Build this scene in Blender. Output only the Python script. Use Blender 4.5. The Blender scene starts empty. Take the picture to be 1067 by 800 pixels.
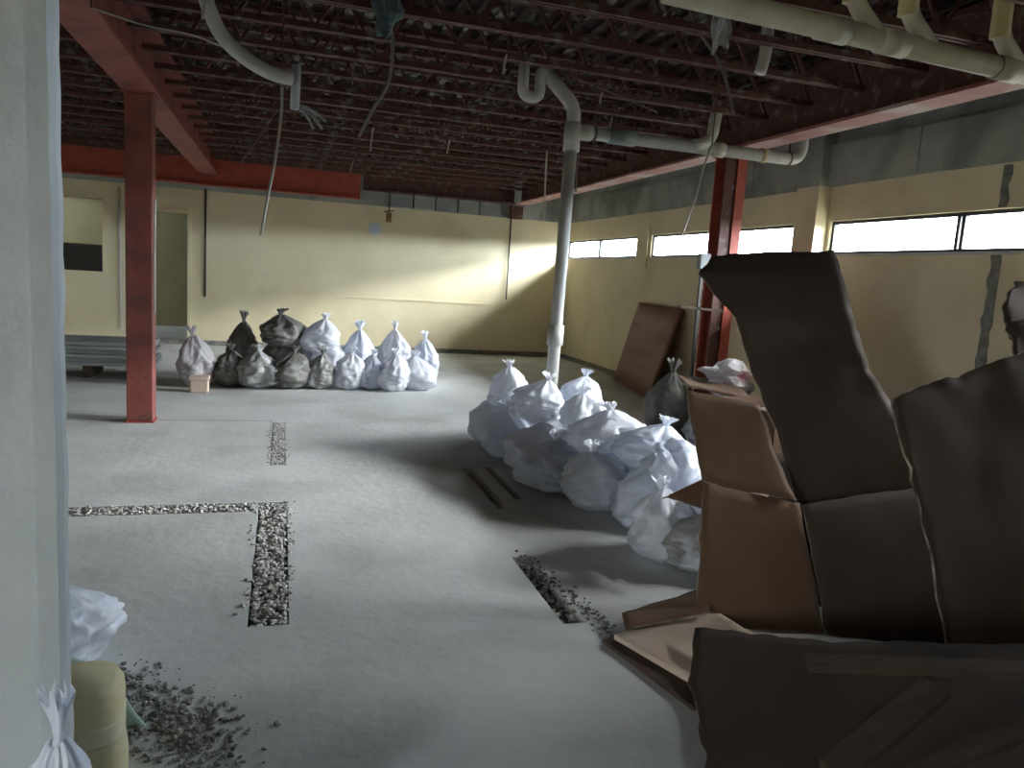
import bpy, bmesh, math, random
from mathutils import Vector, Matrix, noise
C = bpy.context.scene.collection
sc = bpy.context.scene
# ------------------------------------------------------------------ camera
F = 780.0; CX, CY = 533.5, 400.0; EYE = Vector((0, 0, 1.6))
def _c(px, py): return Vector((px-CX, -(py-CY), -F))
_Y = _c(295, 274).normalized()
_Z = _c(3090, 457).cross(_Y).normalized()
if _Z.y < 0: _Z = -_Z
_X = _Y.cross(_Z)
ROT = Matrix((_X, _Y, _Z))
cam = bpy.data.cameras.new('camera'); camo = bpy.data.objects.new('camera', cam); C.objects.link(camo)
cam.sensor_width = 36; cam.lens = F/1067*36; cam.clip_start = .05
camo.matrix_world = Matrix.Translation(EYE) @ ROT.to_4x4()
sc.camera = camo
# survey helpers: a pixel and one known coordinate give a point of the place
def atY(px, py, y): d = ROT @ _c(px, py); return EYE + d*(y/d.y)
def atX(px, py, x): d = ROT @ _c(px, py); return EYE + d*(x/d.x)
def atZ(px, py, z): d = ROT @ _c(px, py); return EYE + d*((z-EYE.z)/d.z)
# ------------------------------------------------------------------ light
sc.view_settings.view_transform = 'Standard'; sc.view_settings.look = 'None'
sc.view_settings.gamma = 1; sc.view_settings.use_curve_mapping = False
sc.view_settings.exposure = 3.5
w = bpy.data.worlds.new('world'); sc.world = w; w.use_nodes = True
nt = w.node_tree; bg = nt.nodes['Background']
tc = nt.nodes.new('ShaderNodeTexCoord'); sx = nt.nodes.new('ShaderNodeSeparateXYZ')
rp = nt.nodes.new('ShaderNodeValToRGB')
nt.links.new(tc.outputs['Generated'], sx.inputs[0]); nt.links.new(sx.outputs['Z'], rp.inputs[0])
rp.color_ramp.elements[0].position = 0.0; rp.color_ramp.elements[0].color = (.10, .10, .09, 1)
rp.color_ramp.elements[1].position = 0.03; rp.color_ramp.elements[1].color = (.84, .92, 1.0, 1)
nt.links.new(rp.outputs[0], bg.inputs[0]); bg.inputs[1].default_value = 6.2
sd = bpy.data.lights.new('sun', 'SUN'); so = bpy.data.objects.new('sun', sd); C.objects.link(so)
sd.energy = 6.5; sd.angle = math.radians(31); sd.color = (1.0, .985, .96)
SUN_EL, SUN_AZ = math.radians(28), math.radians(17)
sdir = Vector((-math.cos(SUN_EL)*math.cos(SUN_AZ), math.cos(SUN_EL)*math.sin(SUN_AZ), -math.sin(SUN_EL)))
so.rotation_euler = sdir.to_track_quat('-Z', 'Y').to_euler(); so.location = (12, -3, 8)
XW, YB, XL, YF, ZC = 5.67, 14.9, -6.2, -3.0, 3.75
def portal(y0, y1):
    l = bpy.data.lights.new('window_portal', 'AREA'); l.shape = 'RECTANGLE'; l.size = y1-y0; l.size_y = .36
    l.cycles.is_portal = True
    o = bpy.data.objects.new('window_portal', l); C.objects.link(o)
    o.matrix_world = Matrix.Translation((XW+.085, (y0+y1)/2, 2.25)) @ Matrix(((0,0,1),(1,0,0),(0,1,0))).to_4x4()
WINS = [(11.65, 14.86), (7.5, 11.12), (2.2, 6.95)]
for a, b in WINS: portal(a, b)
FO = (-5.4, -4.3, 1.2, 2.6)   # opening added in the unseen wall behind the camera to light the partition
l = bpy.data.lights.new('added_opening_portal', 'AREA'); l.shape = 'RECTANGLE'; l.size = FO[1]-FO[0]; l.size_y = FO[3]-FO[2]; l.cycles.is_portal = True
o = bpy.data.objects.new('added_opening_portal', l); C.objects.link(o)
o.matrix_world = Matrix.Translation(((FO[0]+FO[1])/2, YF-.1, (FO[2]+FO[3])/2)) @ Matrix(((1,0,0),(0,0,-1),(0,1,0))).to_4x4()
# ------------------------------------------------------------------ materials
def mat(name, c1, c2=None, scale=4, rough=.8, bump=0, bscale=None, metal=0, detail=6, c3=None, s3=1.2, t3=(.5, .62), stretch=(1,1,1), mid=(.35, .65), spec=.5, trans=0):
    m = bpy.data.materials.new(name); m.use_nodes = True; n = m.node_tree.nodes; L = m.node_tree.links
    b = n['Principled BSDF']; b.inputs['Roughness'].default_value = rough; b.inputs['Metallic'].default_value = metal
    b.inputs['Specular IOR Level'].default_value = spec
    b.inputs['Base Color'].default_value = (*c1, 1)
    t = n.new('ShaderNodeTexCoord'); mp = n.new('ShaderNodeMapping'); L.new(t.outputs['Object'], mp.inputs[0]); mp.inputs['Scale'].default_value = stretch
    if c2:
        nz = n.new('ShaderNodeTexNoise'); nz.inputs['Scale'].default_value = scale; nz.inputs['Detail'].default_value = detail
        L.new(mp.outputs[0], nz.inputs['Vector'])
        r = n.new('ShaderNodeValToRGB'); L.new(nz.outputs[0], r.inputs[0])
        r.color_ramp.elements[0].position = mid[0]; r.color_ramp.elements[0].color = (*c1, 1)
        r.color_ramp.elements[1].position = mid[1]; r.color_ramp.elements[1].color = (*c2, 1)
        out = r.outputs[0]
        if c3:
            n3 = n.new('ShaderNodeTexNoise'); n3.inputs['Scale'].default_value = s3; n3.inputs['Detail'].default_value = 8
            L.new(mp.outputs[0], n3.inputs['Vector'])
            r3 = n.new('ShaderNodeValToRGB'); L.new(n3.outputs[0], r3.inputs[0])
            r3.color_ramp.elements[0].position = t3[0]; r3.color_ramp.elements[1].position = t3[1]
            mx = n.new('ShaderNodeMix'); mx.data_type = 'RGBA'; L.new(r3.outputs[0], mx.inputs[0]); L.new(out, mx.inputs[6]); mx.inputs[7].default_value = (*c3, 1)
            out = mx.outputs[2]
        L.new(out, b.inputs['Base Color'])
    if bump:
        nb = n.new('ShaderNodeTexNoise'); nb.inputs['Scale'].default_value = bscale or scale*3; nb.inputs['Detail'].default_value = 8
        L.new(mp.outputs[0], nb.inputs['Vector'])
        bp = n.new('ShaderNodeBump'); bp.inputs['Strength'].default_value = bump; bp.inputs['Distance'].default_value = .03
        L.new(nb.outputs[0], bp.inputs['Height']); L.new(bp.outputs[0], b.inputs['Normal'])
    if trans:
        tr = n.new('ShaderNodeBsdfTranslucent'); tr.inputs[0].default_value = (*c1, 1)
        ms = n.new('ShaderNodeMixShader'); ms.inputs[0].default_value = trans
        L.new(b.outputs[0], ms.inputs[1]); L.new(tr.outputs[0], ms.inputs[2]); L.new(ms.outputs[0], n['Material Output'].inputs[0])
    return m
M = {}
M['floor'] = mat('screed floor', (.55, .565, .56), (.66, .675, .665), 1.6, .85, .2, 14, c3=(.42, .42, .40), s3=.7, t3=(.52, .72))
M['trench'] = mat('trench bottom', (.10, .095, .09), (.2, .19, .18), 9, .95, .6, 30)
M['gravel'] = mat('gravel', (.36, .35, .33), (.62, .61, .58), 14, .9)
M['yellow'] = mat('yellow painted wall', (.74, .65, .43), (.80, .72, .50), 1.2, .8, .12, 9, c3=(.60, .50, .32), s3=.8, t3=(.56, .8))
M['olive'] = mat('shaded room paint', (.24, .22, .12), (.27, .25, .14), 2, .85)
M['concrete'] = mat('bare concrete', (.30, .315, .29), (.42, .43, .39), 1.6, .9, .3, 12, c3=(.22, .23, .21), s3=1.1)
M['partition'] = mat('grey plaster', (.40, .43, .44), (.46, .49, .50), 2.5, .85, .15, 20)
M['plaster'] = mat('chipped plaster', (.55, .58, .58), (.42, .45, .45), 18, .9, .5, 30)
M['red'] = mat('red oxide steel', (.25, .065, .05), (.32, .09, .07), 5, .6, .15, 25, c3=(.17, .06, .05), s3=3)
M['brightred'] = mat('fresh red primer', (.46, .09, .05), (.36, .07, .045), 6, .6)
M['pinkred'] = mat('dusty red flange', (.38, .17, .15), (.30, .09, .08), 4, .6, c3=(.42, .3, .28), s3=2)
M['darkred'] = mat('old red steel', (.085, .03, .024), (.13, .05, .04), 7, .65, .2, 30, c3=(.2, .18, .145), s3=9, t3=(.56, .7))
M['deck'] = mat('sprayed deck', (.03, .019, .017), (.06, .032, .027), 3, .95, .9, 18, c3=(.26, .26, .215), s3=4.5, t3=(.54, .66))
M['pvc'] = mat('white pvc', (.62, .61, .57), (.50, .50, .46), 5, .4, .05, 20, c3=(.36, .37, .33), s3=3, t3=(.6, .75))
M['pvcold'] = mat('cream pvc', (.50, .47, .36), (.58, .56, .46), 6, .45)
M['pvcyellow'] = mat('yellowed pvc', (.45, .37, .16), (.5, .43, .22), 6, .5)
M['coupling'] = mat('grey green coupling', (.16, .22, .2), (.22, .27, .25), 8, .5)
M['black'] = mat('black strap', (.015, .015, .015), None)
M['wire'] = mat('pale wire', (.42, .40, .35), None, rough=.6)
M['darkwire'] = mat('dull wire', (.14, .12, .11), None, rough=.6)
M['blue'] = mat('bluish rag', (.10, .16, .18), (.16, .22, .24), 12, .8, .4)
M['alu'] = mat('dark window frame', (.05, .055, .06), (.08, .085, .09), 6, .45, metal=.4)
M['paleframe'] = mat('pale window frame', (.6, .6, .57), (.5, .5, .48), 6, .5)
M['stain'] = mat('mortar scar', (.18, .18, .165), (.3, .29, .26), 14, .95, .5, 40)
M['pipedark'] = mat('dark conduit', (.06, .05, .045), None, rough=.6)
M['bag'] = mat('white plastic', (.84, .86, .92), (.74, .76, .83), 5, .38, .4, 9, trans=.3, stretch=(1,1,.5))
M['bag_cool'] = mat('bluish white plastic', (.74, .79, .90), (.82, .85, .92), 4, .36, .4, 10, trans=.3, stretch=(1,1,.5))
M['bag_dust'] = mat('dusty plastic', (.42, .42, .40), (.24, .235, .21), 3.5, .5, .4, 10, c3=(.6, .62, .68), s3=5, trans=.1)
M['bag_dark'] = mat('dark plastic', (.14, .135, .12), (.24, .235, .215), 3, .5, .4, 10, c3=(.42, .42, .44), s3=5, t3=(.6, .7), trans=.06)  # darker, greyer bag plastic
M['bag_pink'] = mat('marked plastic', (.5, .5, .52), (.4, .33, .35), 4, .45, .3, 8, c3=(.3, .1, .12), s3=3, t3=(.58, .66))
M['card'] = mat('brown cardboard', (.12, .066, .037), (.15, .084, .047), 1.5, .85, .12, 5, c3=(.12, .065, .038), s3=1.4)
M['card_shaded'] = mat('dark cardboard', (.042, .027, .018), (.062, .038, .025), 1.6, .85, .12, 5)  # cardboard again, with backlight and shade put into its colour
M['card_edge_glint'] = mat('torn paper edge with glint', (.07, .05, .035), (.42, .38, .32), 9, .9)  # torn edges, paled to carry the light glinting along them
M['ply'] = mat('red brown plywood', (.23, .105, .075), (.30, .145, .10), 2, .6, .1, 10, stretch=(1, 1, 6), c3=(.2, .09, .07), s3=1)
M['plyedge'] = mat('plywood edge', (.06, .035, .025), (.10, .06, .04), 10, .8)
M['pale'] = mat('pale board', (.62, .48, .39), (.7, .56, .46), 3, .8, .1, 8)
M['wood'] = mat('rough timber', (.05, .033, .022), (.075, .05, .034), 3, .85, .3, 12, stretch=(1, 6, 6))
M['grey'] = mat('grey board', (.26, .28, .28), (.34, .36, .36), 3, .85)
M['green'] = mat('green sheet', (.42, .60, .53), (.5, .66, .6), 4, .6, .3, 10)
M['sack'] = mat('yellowish sack', (.66, .60, .38), (.54, .48, .28), 4, .75, .3, 10)
M['sackband'] = mat('pale sack band', (.62, .59, .42), None, rough=.7)
M['rubble'] = mat('rubble', (.16, .15, .14), (.42, .41, .38), 9, .95, .5, 30)
M['paper'] = mat('white paper', (.6, .66, .7), None, rough=.7)
M['brass'] = mat('rusty box', (.3, .18, .06), (.2, .11, .04), 9, .6)
g = bpy.data.materials.new('window glass'); g.use_nodes = True; n = g.node_tree.nodes; L = g.node_tree.links
for x in list(n):
    if x.type == 'BSDF_PRINCIPLED': n.remove(x)
tr = n.new('ShaderNodeBsdfTransparent'); tr.inputs[0].default_value = (.95, .97, .98, 1)
gl = n.new('ShaderNodeBsdfGlossy'); gl.inputs['Roughness'].default_value = .05
ms = n.new('ShaderNodeMixShader'); ms.inputs[0].default_value = .05; L.new(tr.outputs[0], ms.inputs[1]); L.new(gl.outputs[0], ms.inputs[2]); L.new(ms.outputs[0], n['Material Output'].inputs[0])
M['glass'] = g
# ------------------------------------------------------------------ helpers
def finish(name, bm, m, parent=None, smooth=False, loc=None):
    me = bpy.data.meshes.new(name)
    bmesh.ops.recalc_face_normals(bm, faces=bm.faces)
    bm.to_mesh(me); bm.free()
    for mm in (m if isinstance(m, (list, tuple)) else [m]): me.materials.append(M[mm])
    if smooth:
        for p in me.polygons: p.use_smooth = True
    o = bpy.data.objects.new(name, me); C.objects.link(o)
    if parent is not None: o.parent = parent
    if loc is not None: o.location = loc
    return o
def recentre(o):
    """put a mesh object's origin at the bottom middle of its bounds"""
    vs = [v.co for v in o.data.vertices]
    c = Vector((sum((max(v[i] for v in vs)+min(v[i] for v in vs))/2 for _ in (0,)) if i < 2 else min(v[2] for v in vs) for i in range(3)))
    for v in o.data.vertices: v.co -= c
    o.location = c
    return o
def tag(o, label=None, cat=None, group=None, kind=None):
    if label: o['label'] = label
    if cat: o['category'] = cat
    if group: o['group'] = group
    if kind: o['kind'] = kind
    return o
def thing(name, label, cat, loc=(0, 0, 0), rz=0, group=None):
    o = bpy.data.objects.new(name, None); C.objects.link(o); o.location = loc; o.rotation_euler = (0, 0, rz)
    o.empty_display_size = .1
    return tag(o, label, cat, group)
def copy_tree(o, parent=None):
    c = o.copy(); C.objects.link(c); c.parent = parent
    for ch in [x for x in o.children]: copy_tree(ch, c)
    return c
def box(bm, a, b, bev=0):
    r = bmesh.ops.create_cube(bm, size=1)
    vs = r['verts']
    for v in vs: v.co = Vector([(a[i]+b[i])/2 + v.co[i]*(b[i]-a[i]) for i in range(3)])
    if bev:
        es = list({e for v in vs for e in v.link_edges})
        bmesh.ops.bevel(bm, geom=es, offset=bev, segments=1, affect='EDGES')
def bar(bm, p, q, wd, ht, up=Vector((0, 0, 1))):
    p, q = Vector(p), Vector(q); d = (q-p).normalized()
    s = d.cross(up)
    if s.length < 1e-3: s = d.cross(Vector((1, 0, 0)))
    s.normalize(); u = s.cross(d)
    vs = [bm.verts.new(e + s*a*wd/2 + u*b*ht/2) for e in (p, q) for a, b in ((-1,-1),(1,-1),(1,1),(-1,1))]
    for f in ((0,1,2,3),(7,6,5,4),(0,4,5,1),(1,5,6,2),(2,6,7,3),(3,7,4,0)): bm.faces.new([vs[i] for i in f])
def tube(bm, pts, r, n=14, cap=True):
    pts = [Vector(p) for p in pts]
    rs = r if isinstance(r, (list, tuple)) else [r]*len(pts)
    rings = []; ref = None
    for i, p in enumerate(pts):
        d = (pts[min(i+1, len(pts)-1)] - pts[max(i-1, 0)])
        d.normalize()
        if ref is None: ref = d.orthogonal().normalized()
        ref = (ref - d*ref.dot(d)).normalized(); s = d.cross(ref)
        rings.append([bm.verts.new(p + (ref*math.cos(2*math.pi*k/n) + s*math.sin(2*math.pi*k/n))*rs[i]) for k in range(n)])
    for a, b in zip(rings, rings[1:]):
        for k in range(n): bm.faces.new((a[k], a[(k+1) % n], b[(k+1) % n], b[k]))
    if cap: bm.faces.new(rings[0][::-1]); bm.faces.new(rings[-1])
def curve(pts, k=6):
    """Catmull-Rom through the points"""
    P = [Vector(p) for p in pts]; P = [2*P[0]-P[1]] + P + [2*P[-1]-P[-2]]; out = []
    for i in range(1, len(P)-2):
        for j in range(k):
            t = j/k; a, b, c, d = P[i-1], P[i], P[i+1], P[i+2]
            out.append(.5*((2*b) + (c-a)*t + (2*a-5*b+4*c-d)*t*t + (3*b-a-3*c+d)*t**3))
    out.append(P[-2]); return out
def elbow(pts, rad, k=6):
    """polyline with its corners rounded by rad"""
    P = [Vector(p) for p in pts]; out = [P[0]]
    for i in range(1, len(P)-1):
        a = P[i] + (P[i-1]-P[i]).normalized()*rad; b = P[i] + (P[i+1]-P[i]).normalized()*rad
        for j in range(k+1):
            t = j/k; out.append(a*(1-t)**2 + P[i]*2*t*(1-t) + b*t*t)
    out.append(P[-1]); return out
def struct(name, bm, m, parent=None):
    o = finish(name, bm, m, parent)
    if parent is None: o['kind'] = 'structure'
    return o
def nz(p, s, seed=0):
    q = Vector(p)*s + Vector((seed*7.3, seed*3.1, seed*1.7))
    return Vector((noise.noise(q), noise.noise(q+Vector((31.7, 5.2, 11.9))), noise.noise(q+Vector((-17.3, 43.1, 7.7)))))
# ================================================================== STRUCTURE
# floor with its open slots
SL = [(-1.75, .06, 4.93, 5.12), (-.12, .06, 3.3, 4.93), (-.07, .055, 6.1, 7.8), (1.47, 1.55, 4.85, 5.95), (1.66, 1.72, 5.05, 5.95)]
SL2 = [(1.3, 1.42, 3.1, 3.95), (-1.95, -.07, 7.87, 7.895)]
ALL = SL+SL2
xs = sorted({XL-.2, XW+.2, *[s[0] for s in ALL], *[s[1] for s in ALL]}); ys = sorted({YF-.2, 19, *[s[2] for s in ALL], *[s[3] for s in ALL]})
bm = bmesh.new(); vc = {}
def V(x, y, z):
    k = (round(x, 4), round(y, 4), z)
    if k not in vc: vc[k] = bm.verts.new((x, y, z))
    return vc[k]
for i in range(len(xs)-1):
    for j in range(len(ys)-1):
        mx, my = (xs[i]+xs[i+1])/2, (ys[j]+ys[j+1])/2
        if any(s[0] < mx < s[1] and s[2] < my < s[3] for s in ALL): continue
        bm.faces.new((V(xs[i], ys[j], 0), V(xs[i+1], ys[j], 0), V(xs[i+1], ys[j+1], 0), V(xs[i], ys[j+1], 0)))
for e in [e for e in bm.edges if len(e.link_faces) == 1]:
    a, b = e.verts
    if abs(a.co.x) > 5.8 and abs(b.co.x) > 5.8: continue
    if a.co.y in (YF-.2, 19) and b.co.y in (YF-.2, 19): continue
    bm.faces.new((a, b, V(b.co.x, b.co.y, -.06), V(a.co.x, a.co.y, -.06)))
floor = struct('floor', bm, 'floor')
bm = bmesh.new(); box(bm, (XL-.2, YF-.2, -.2), (XW+.2, 19, -.06)); struct('trim_1', bm, 'trench', floor)
random.seed(3)
def stones(bm, x, y, z, s):
    r = bmesh.ops.create_icosphere(bm, subdivisions=1, radius=s)
    q = random.uniform(.6, 1.3), random.uniform(.6, 1.2), random.uniform(.45, .8); a = random.uniform(0, 6)
    for v in r['verts']:
        c = v.co; c = Vector((c.x*q[0], c.y*q[1], c.z*q[2])); c *= random.uniform(.8, 1.15)
        v.co = Vector((c.x*math.cos(a)-c.y*math.sin(a)+x, c.x*math.sin(a)+c.y*math.cos(a)+y, c.z+z))
gl_ = ['loose gravel filling the long thin cross trench by the red column', 'loose gravel in the wide trench running towards the camera', 'gravel in the short trench slot beyond the long one',
       'grit in the left of two narrow floor grooves beside the white bags', 'grit in the right of two narrow floor grooves beside the white bags', 'dark grit along the ragged groove near the cardboard heap', 'grit in the thin crack across the floor by the foot of the red column']
for k, s in enumerate(ALL):
    bm = bmesh.new(); area = (s[1]-s[0])*(s[3]-s[2])
    for i in range(int(area*(3400 if k < 3 else 900))):
        z = random.uniform(-.024, .005) if k < 3 else random.uniform(-.05, -.03); stones(bm, random.uniform(s[0]+.015, s[1]-.015), random.uniform(s[2]+.004, s[3]-.004), z, random.uniform(.008, .018))
    if k < 3:   # broken lip beside the slot
        for i in range(90 if k else 60):
            stones(bm, random.choice((s[0], s[1]))+random.gauss(0, .02), random.uniform(s[2], s[3]), .004, random.uniform(.006, .014))
    tag(finish('gravel', bm, 'gravel'), gl_[k], 'gravel', kind='stuff')
# ceiling, walls
bm = bmesh.new()
box(bm, (XL, YF, ZC), (XW+.2, YB+.2, ZC+.15))
for i in range(70):  # deck ribs run away from the camera, above the joists
    x = XL+.1+i*.168
    if x < XW: box(bm, (x, YF, ZC-.035), (x+.07, YB, ZC))
struct('ceiling', bm, 'deck')
YT, S0, S1 = 2.80, 2.08, 2.43   # top of the yellow paint, window sill and head
bm = bmesh.new(); X2 = XW+.11
box(bm, (XW, YF, 0), (X2, YB+.2, S0)); box(bm, (XW, YF, S1), (X2, YB+.2, YT))
e = [YF] + [v for a, b in sorted(WINS) for v in (a, b)] + [YB+.2]
for i in range(0, len(e), 2): box(bm, (XW, e[i], S0), (X2, e[i+1], S1))
struct('wall_right', bm, 'yellow')
bm = bmesh.new(); box(bm, (XW-.05, YF, YT), (X2, YB, 3.24)); box(bm, (XW-.0, YF, 3.24), (X2, YB, ZC))
for i in range(7): box(bm, (XW-.062, YF+1+i*2.6, YT+.02), (XW-.05, YF+1.02+i*2.6, 3.24))
struct('trim_2', bm, 'concrete')
bm = bmesh.new(); box(bm, (X2, YF, 2.56), (X2+.44, YB+.3, 2.70)); struct('trim_3', bm, 'concrete')     # eave outside
bm = bmesh.new(); box(bm, (XW-.16, 7.0, 0), (XW, 7.36, YT)); struct('trim_4', bm, 'yellow')           # pilaster
bm = bmesh.new(); box(bm, (XW-.16, 7.0, YT), (XW-.0, 7.36, ZC)); struct('trim_5', bm, 'concrete')
bm = bmesh.new(); box(bm, (XW-.03, 11.2, 1.9), (XW, 11.5, 2.6)); struct('trim_6', bm, 'yellow')
# back wall with a door hole and a window hole
D = (-2.22, -1.66, 0, 2.36); W = (-3.75, -3.04, 1.24, 2.50)
bm = bmesh.new(); B0, B1 = YB, YB+.16
for a, b in (((XL, 0), (W[0], YT)), ((W[0], 0), (W[1], W[2])), ((W[0], W[3]), (W[1], YT)), ((W[1], 0), (D[0], YT)), ((D[0], D[3]), (D[1], YT)), ((D[1], 0), (XW, YT))):
    box(bm, (a[0], B0, a[1]), (b[0], B1, b[1]))
struct('wall_back', bm, 'yellow')
bm = bmesh.new(); box(bm, (XL, YB, YT), (XW, YB+.16, ZC)); struct('trim_7', bm, 'concrete')
bm = bmesh.new(); box(bm, (XL, 18.8, 0), (1, 19, YT)); box(bm, (.9, YB+.16, 0), (1, 18.8, YT)); box(bm, (XL-.1, YB+.16, 0), (XL, 19, 2.65)); box(bm, (XL, YB+.16, YT), (1, 19, YT+.1))  # gap above the left wall added to let sky light in
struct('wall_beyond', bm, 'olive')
bm = bmesh.new(); box(bm, (XL-.2, YF, 0), (XL, YB+.2, ZC)); struct('wall_left', bm, 'yellow')
bm = bmesh.new(); box(bm, (XL-.2, YF-.2, 0), (FO[0], YF, ZC)); box(bm, (FO[1], YF-.2, 0), (X2, YF, ZC)); box(bm, (FO[0], YF-.2, 0), (FO[1], YF, FO[2])); box(bm, (FO[0], YF-.2, FO[3]), (FO[1], YF, ZC)); struct('wall_front', bm, 'yellow')
# the partition end at the left edge of the view, ragged plaster edge
bm = bmesh.new(); box(bm, (-4.2, 1.80, 0), (-.465, 1.865, ZC-.05)); struct('wall_near', bm, 'partition')
bm = bmesh.new(); rings = []
random.seed(11)
N = 90
for i in range(N+1):
    z = i/N*(ZC-.08); wv = .010+.012*abs(noise.noise(Vector((0, 3, z*5)))) + (.012 if 2.3 < z < 2.75 else 0)
    rings.append([bm.verts.new(q) for q in ((-.50, 1.785, z), (-.465+wv*.4, 1.787, z), (-.465+wv, 1.815, z), (-.465+wv*.9, 1.855, z), (-.466, 1.874, z), (-.50, 1.874, z))])
for a, b in zip(rings, rings[1:]):
    for k in range(6): bm.faces.new((a[k], a[(k+1) % 6], b[(k+1) % 6], b[k]))
bm.faces.new(rings[0][::-1]); bm.faces.new(rings[-1]); struct('trim_8', bm, 'partition')
# windows
def window(idx, y0, y1, mull):
    bm = bmesh.new(); fx0, fx1 = XW+.03, XW+.07
    box(bm, (fx0, y0, S0), (fx1, y1, S0+.03)); box(bm, (fx0, y0, S1-.035), (fx1, y1, S1)); box(bm, (fx0, y0, S0+.03), (fx1, y0+.035, S1-.035)); box(bm, (fx0, y1-.035, S0+.03), (fx1, y1, S1-.035))
    fr = struct('window_%d' % idx, bm, 'alu')
    for m_ in mull:
        bm = bmesh.new(); box(bm, (fx0-.01, m_-.045, S0+.03), (fx1, m_-.01, S1-.035)); box(bm, (fx0-.01, m_+.01, S0+.03), (fx1, m_+.045, S1-.035)); finish('mullion', bm, 'alu', fr)
    ed = [y0+.035] + sorted(mull) + [y1-.035]
    for a, b in zip(ed, ed[1:]):
        bm = bmesh.new(); box(bm, (XW+.048, a+.01, S0+.03), (XW+.052, b-.01, S1-.035)); finish('pane', bm, 'glass', fr)
    bm = bmesh.new(); box(bm, (XW-.02, y0-.02, S0-.025), (XW+.03, y1+.02, S0)); finish('sill', bm, 'paleframe', fr)
for i, (a, b) in enumerate(WINS): window(i+1, a, b, [[13.25], [9.3], [5.30, 3.7]][i])
bm = bmesh.new(); box(bm, (D[0]-.07, YB-.02, 0), (D[0], YB+.18, D[3]+.07)); box(bm, (D[1], YB-.02, 0), (D[1]+.06, YB+.18, D[3]+.07)); box(bm, (D[0], YB-.02, D[3]), (D[1], YB+.18, D[3]+.07)); struct('door_1', bm, 'yellow')
bm = bmesh.new(); box(bm, (W[0]-.05, YB-.02, W[2]-.05), (W[1]+.05, YB+.1, W[2])); box(bm, (W[0]-.05, YB-.02, W[3]), (W[1]+.05, YB+.1, W[3]+.05)); box(bm, (W[1], YB-.02, W[2]), (W[1]+.05, YB+.1, W[3])); box(bm, (W[0]-.05, YB-.02, W[2]), (W[0], YB+.1, W[3])); struct('window_5', bm, 'yellow')
# wall lines: ledge, pipe chases
bm = bmesh.new(); box(bm, (-1.3, YB-.018, 1.02), (4.4, YB, 1.05)); struct('trim_9', bm, 'yellow')
bm = bmesh.new(); box(bm, (XL, YB-.012, 0), (XW, YB, .09)); struct('baseboard_back', bm, 'stain')
bm = bmesh.new(); box(bm, (XW-.012, YF, 0), (XW, YB, .09)); struct('baseboard_right', bm, 'stain')
# scars where partitions met the right wall
def scar(name_i, y, wdt, z0, z1, seed):
    bm = bmesh.new(); N = 40; L_ = []; random.seed(seed)
    for i in range(N+1):
        z = z0+(z1-z0)*i/N; a = wdt*(.5+.35*noise.noise(Vector((seed, z*9, 0)))); b = wdt*(.5+.35*noise.noise(Vector((seed, 5, z*9))))
        L_.append([bm.verts.new(q) for q in ((XW, y-a, z), (XW-.012, y-a*.8, z), (XW-.012-.01*random.random(), y, z), (XW-.012, y+b*.8, z), (XW, y+b, z))])
    for p, q in zip(L_, L_[1:]):
        for k in range(4): bm.faces.new((p[k], p[k+1], q[k+1], q[k]))
    struct('trim_%d' % name_i, bm, 'stain')
scar(10, 4.88, .10, .09, S0-.03, 2); scar(11, 4.90, .08, S1+.01, YT-.02, 4)
scar(12, 9.35, .10, .09, S0-.03, 6)
# steel frame
def ibeam(name, x, y0, y1, z0, z1, wf, mw, mf, label):
    t = thing(name, label, 'steel beam', (x, y0, z0))
    L_ = y1-y0; h = z1-z0
    bm = bmesh.new(); box(bm, (-wf/2, 0, 0), (wf/2, L_, .028)); finish('bottom_flange', bm, mf, t)
    bm = bmesh.new(); box(bm, (-wf/2, 0, h-.028), (wf/2, L_, h)); finish('top_flange', bm, mw, t)
    bm = bmesh.new(); box(bm, (-.01, 0, .028), (.01, L_, h-.028)); finish('web', bm, mw, t)
    return t
ibeam('steel_beam', -1.27, YF, 14.55, 3.05, 3.6, .30, 'red', 'red', 'long dark red steel beam running away above the red column by the grey wall end')
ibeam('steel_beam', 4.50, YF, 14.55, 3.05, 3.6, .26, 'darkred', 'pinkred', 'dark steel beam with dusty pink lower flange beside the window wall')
t = thing('steel_beam', 'orange red steel beam along the top of the yellow back wall', 'steel beam', (0, 14.6, 2.87))
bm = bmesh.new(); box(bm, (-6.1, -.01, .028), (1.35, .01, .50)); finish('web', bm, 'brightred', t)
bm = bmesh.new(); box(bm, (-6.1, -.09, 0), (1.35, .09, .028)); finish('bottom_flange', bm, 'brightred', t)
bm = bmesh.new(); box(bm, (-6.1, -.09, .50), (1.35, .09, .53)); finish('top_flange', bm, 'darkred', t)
t = thing('steel_beam', 'dark steel beam over the right half of the back wall', 'steel beam', (0, 14.6, 3.05))  # same dark red as the joists
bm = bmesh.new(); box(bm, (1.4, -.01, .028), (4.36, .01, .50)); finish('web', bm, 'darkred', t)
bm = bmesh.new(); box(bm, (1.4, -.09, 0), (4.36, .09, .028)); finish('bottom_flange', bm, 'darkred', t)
bm = bmesh.new(); box(bm, (1.4, -.09, .50), (4.36, .09, .53)); finish('top_flange', bm, 'darkred', t)
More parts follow.
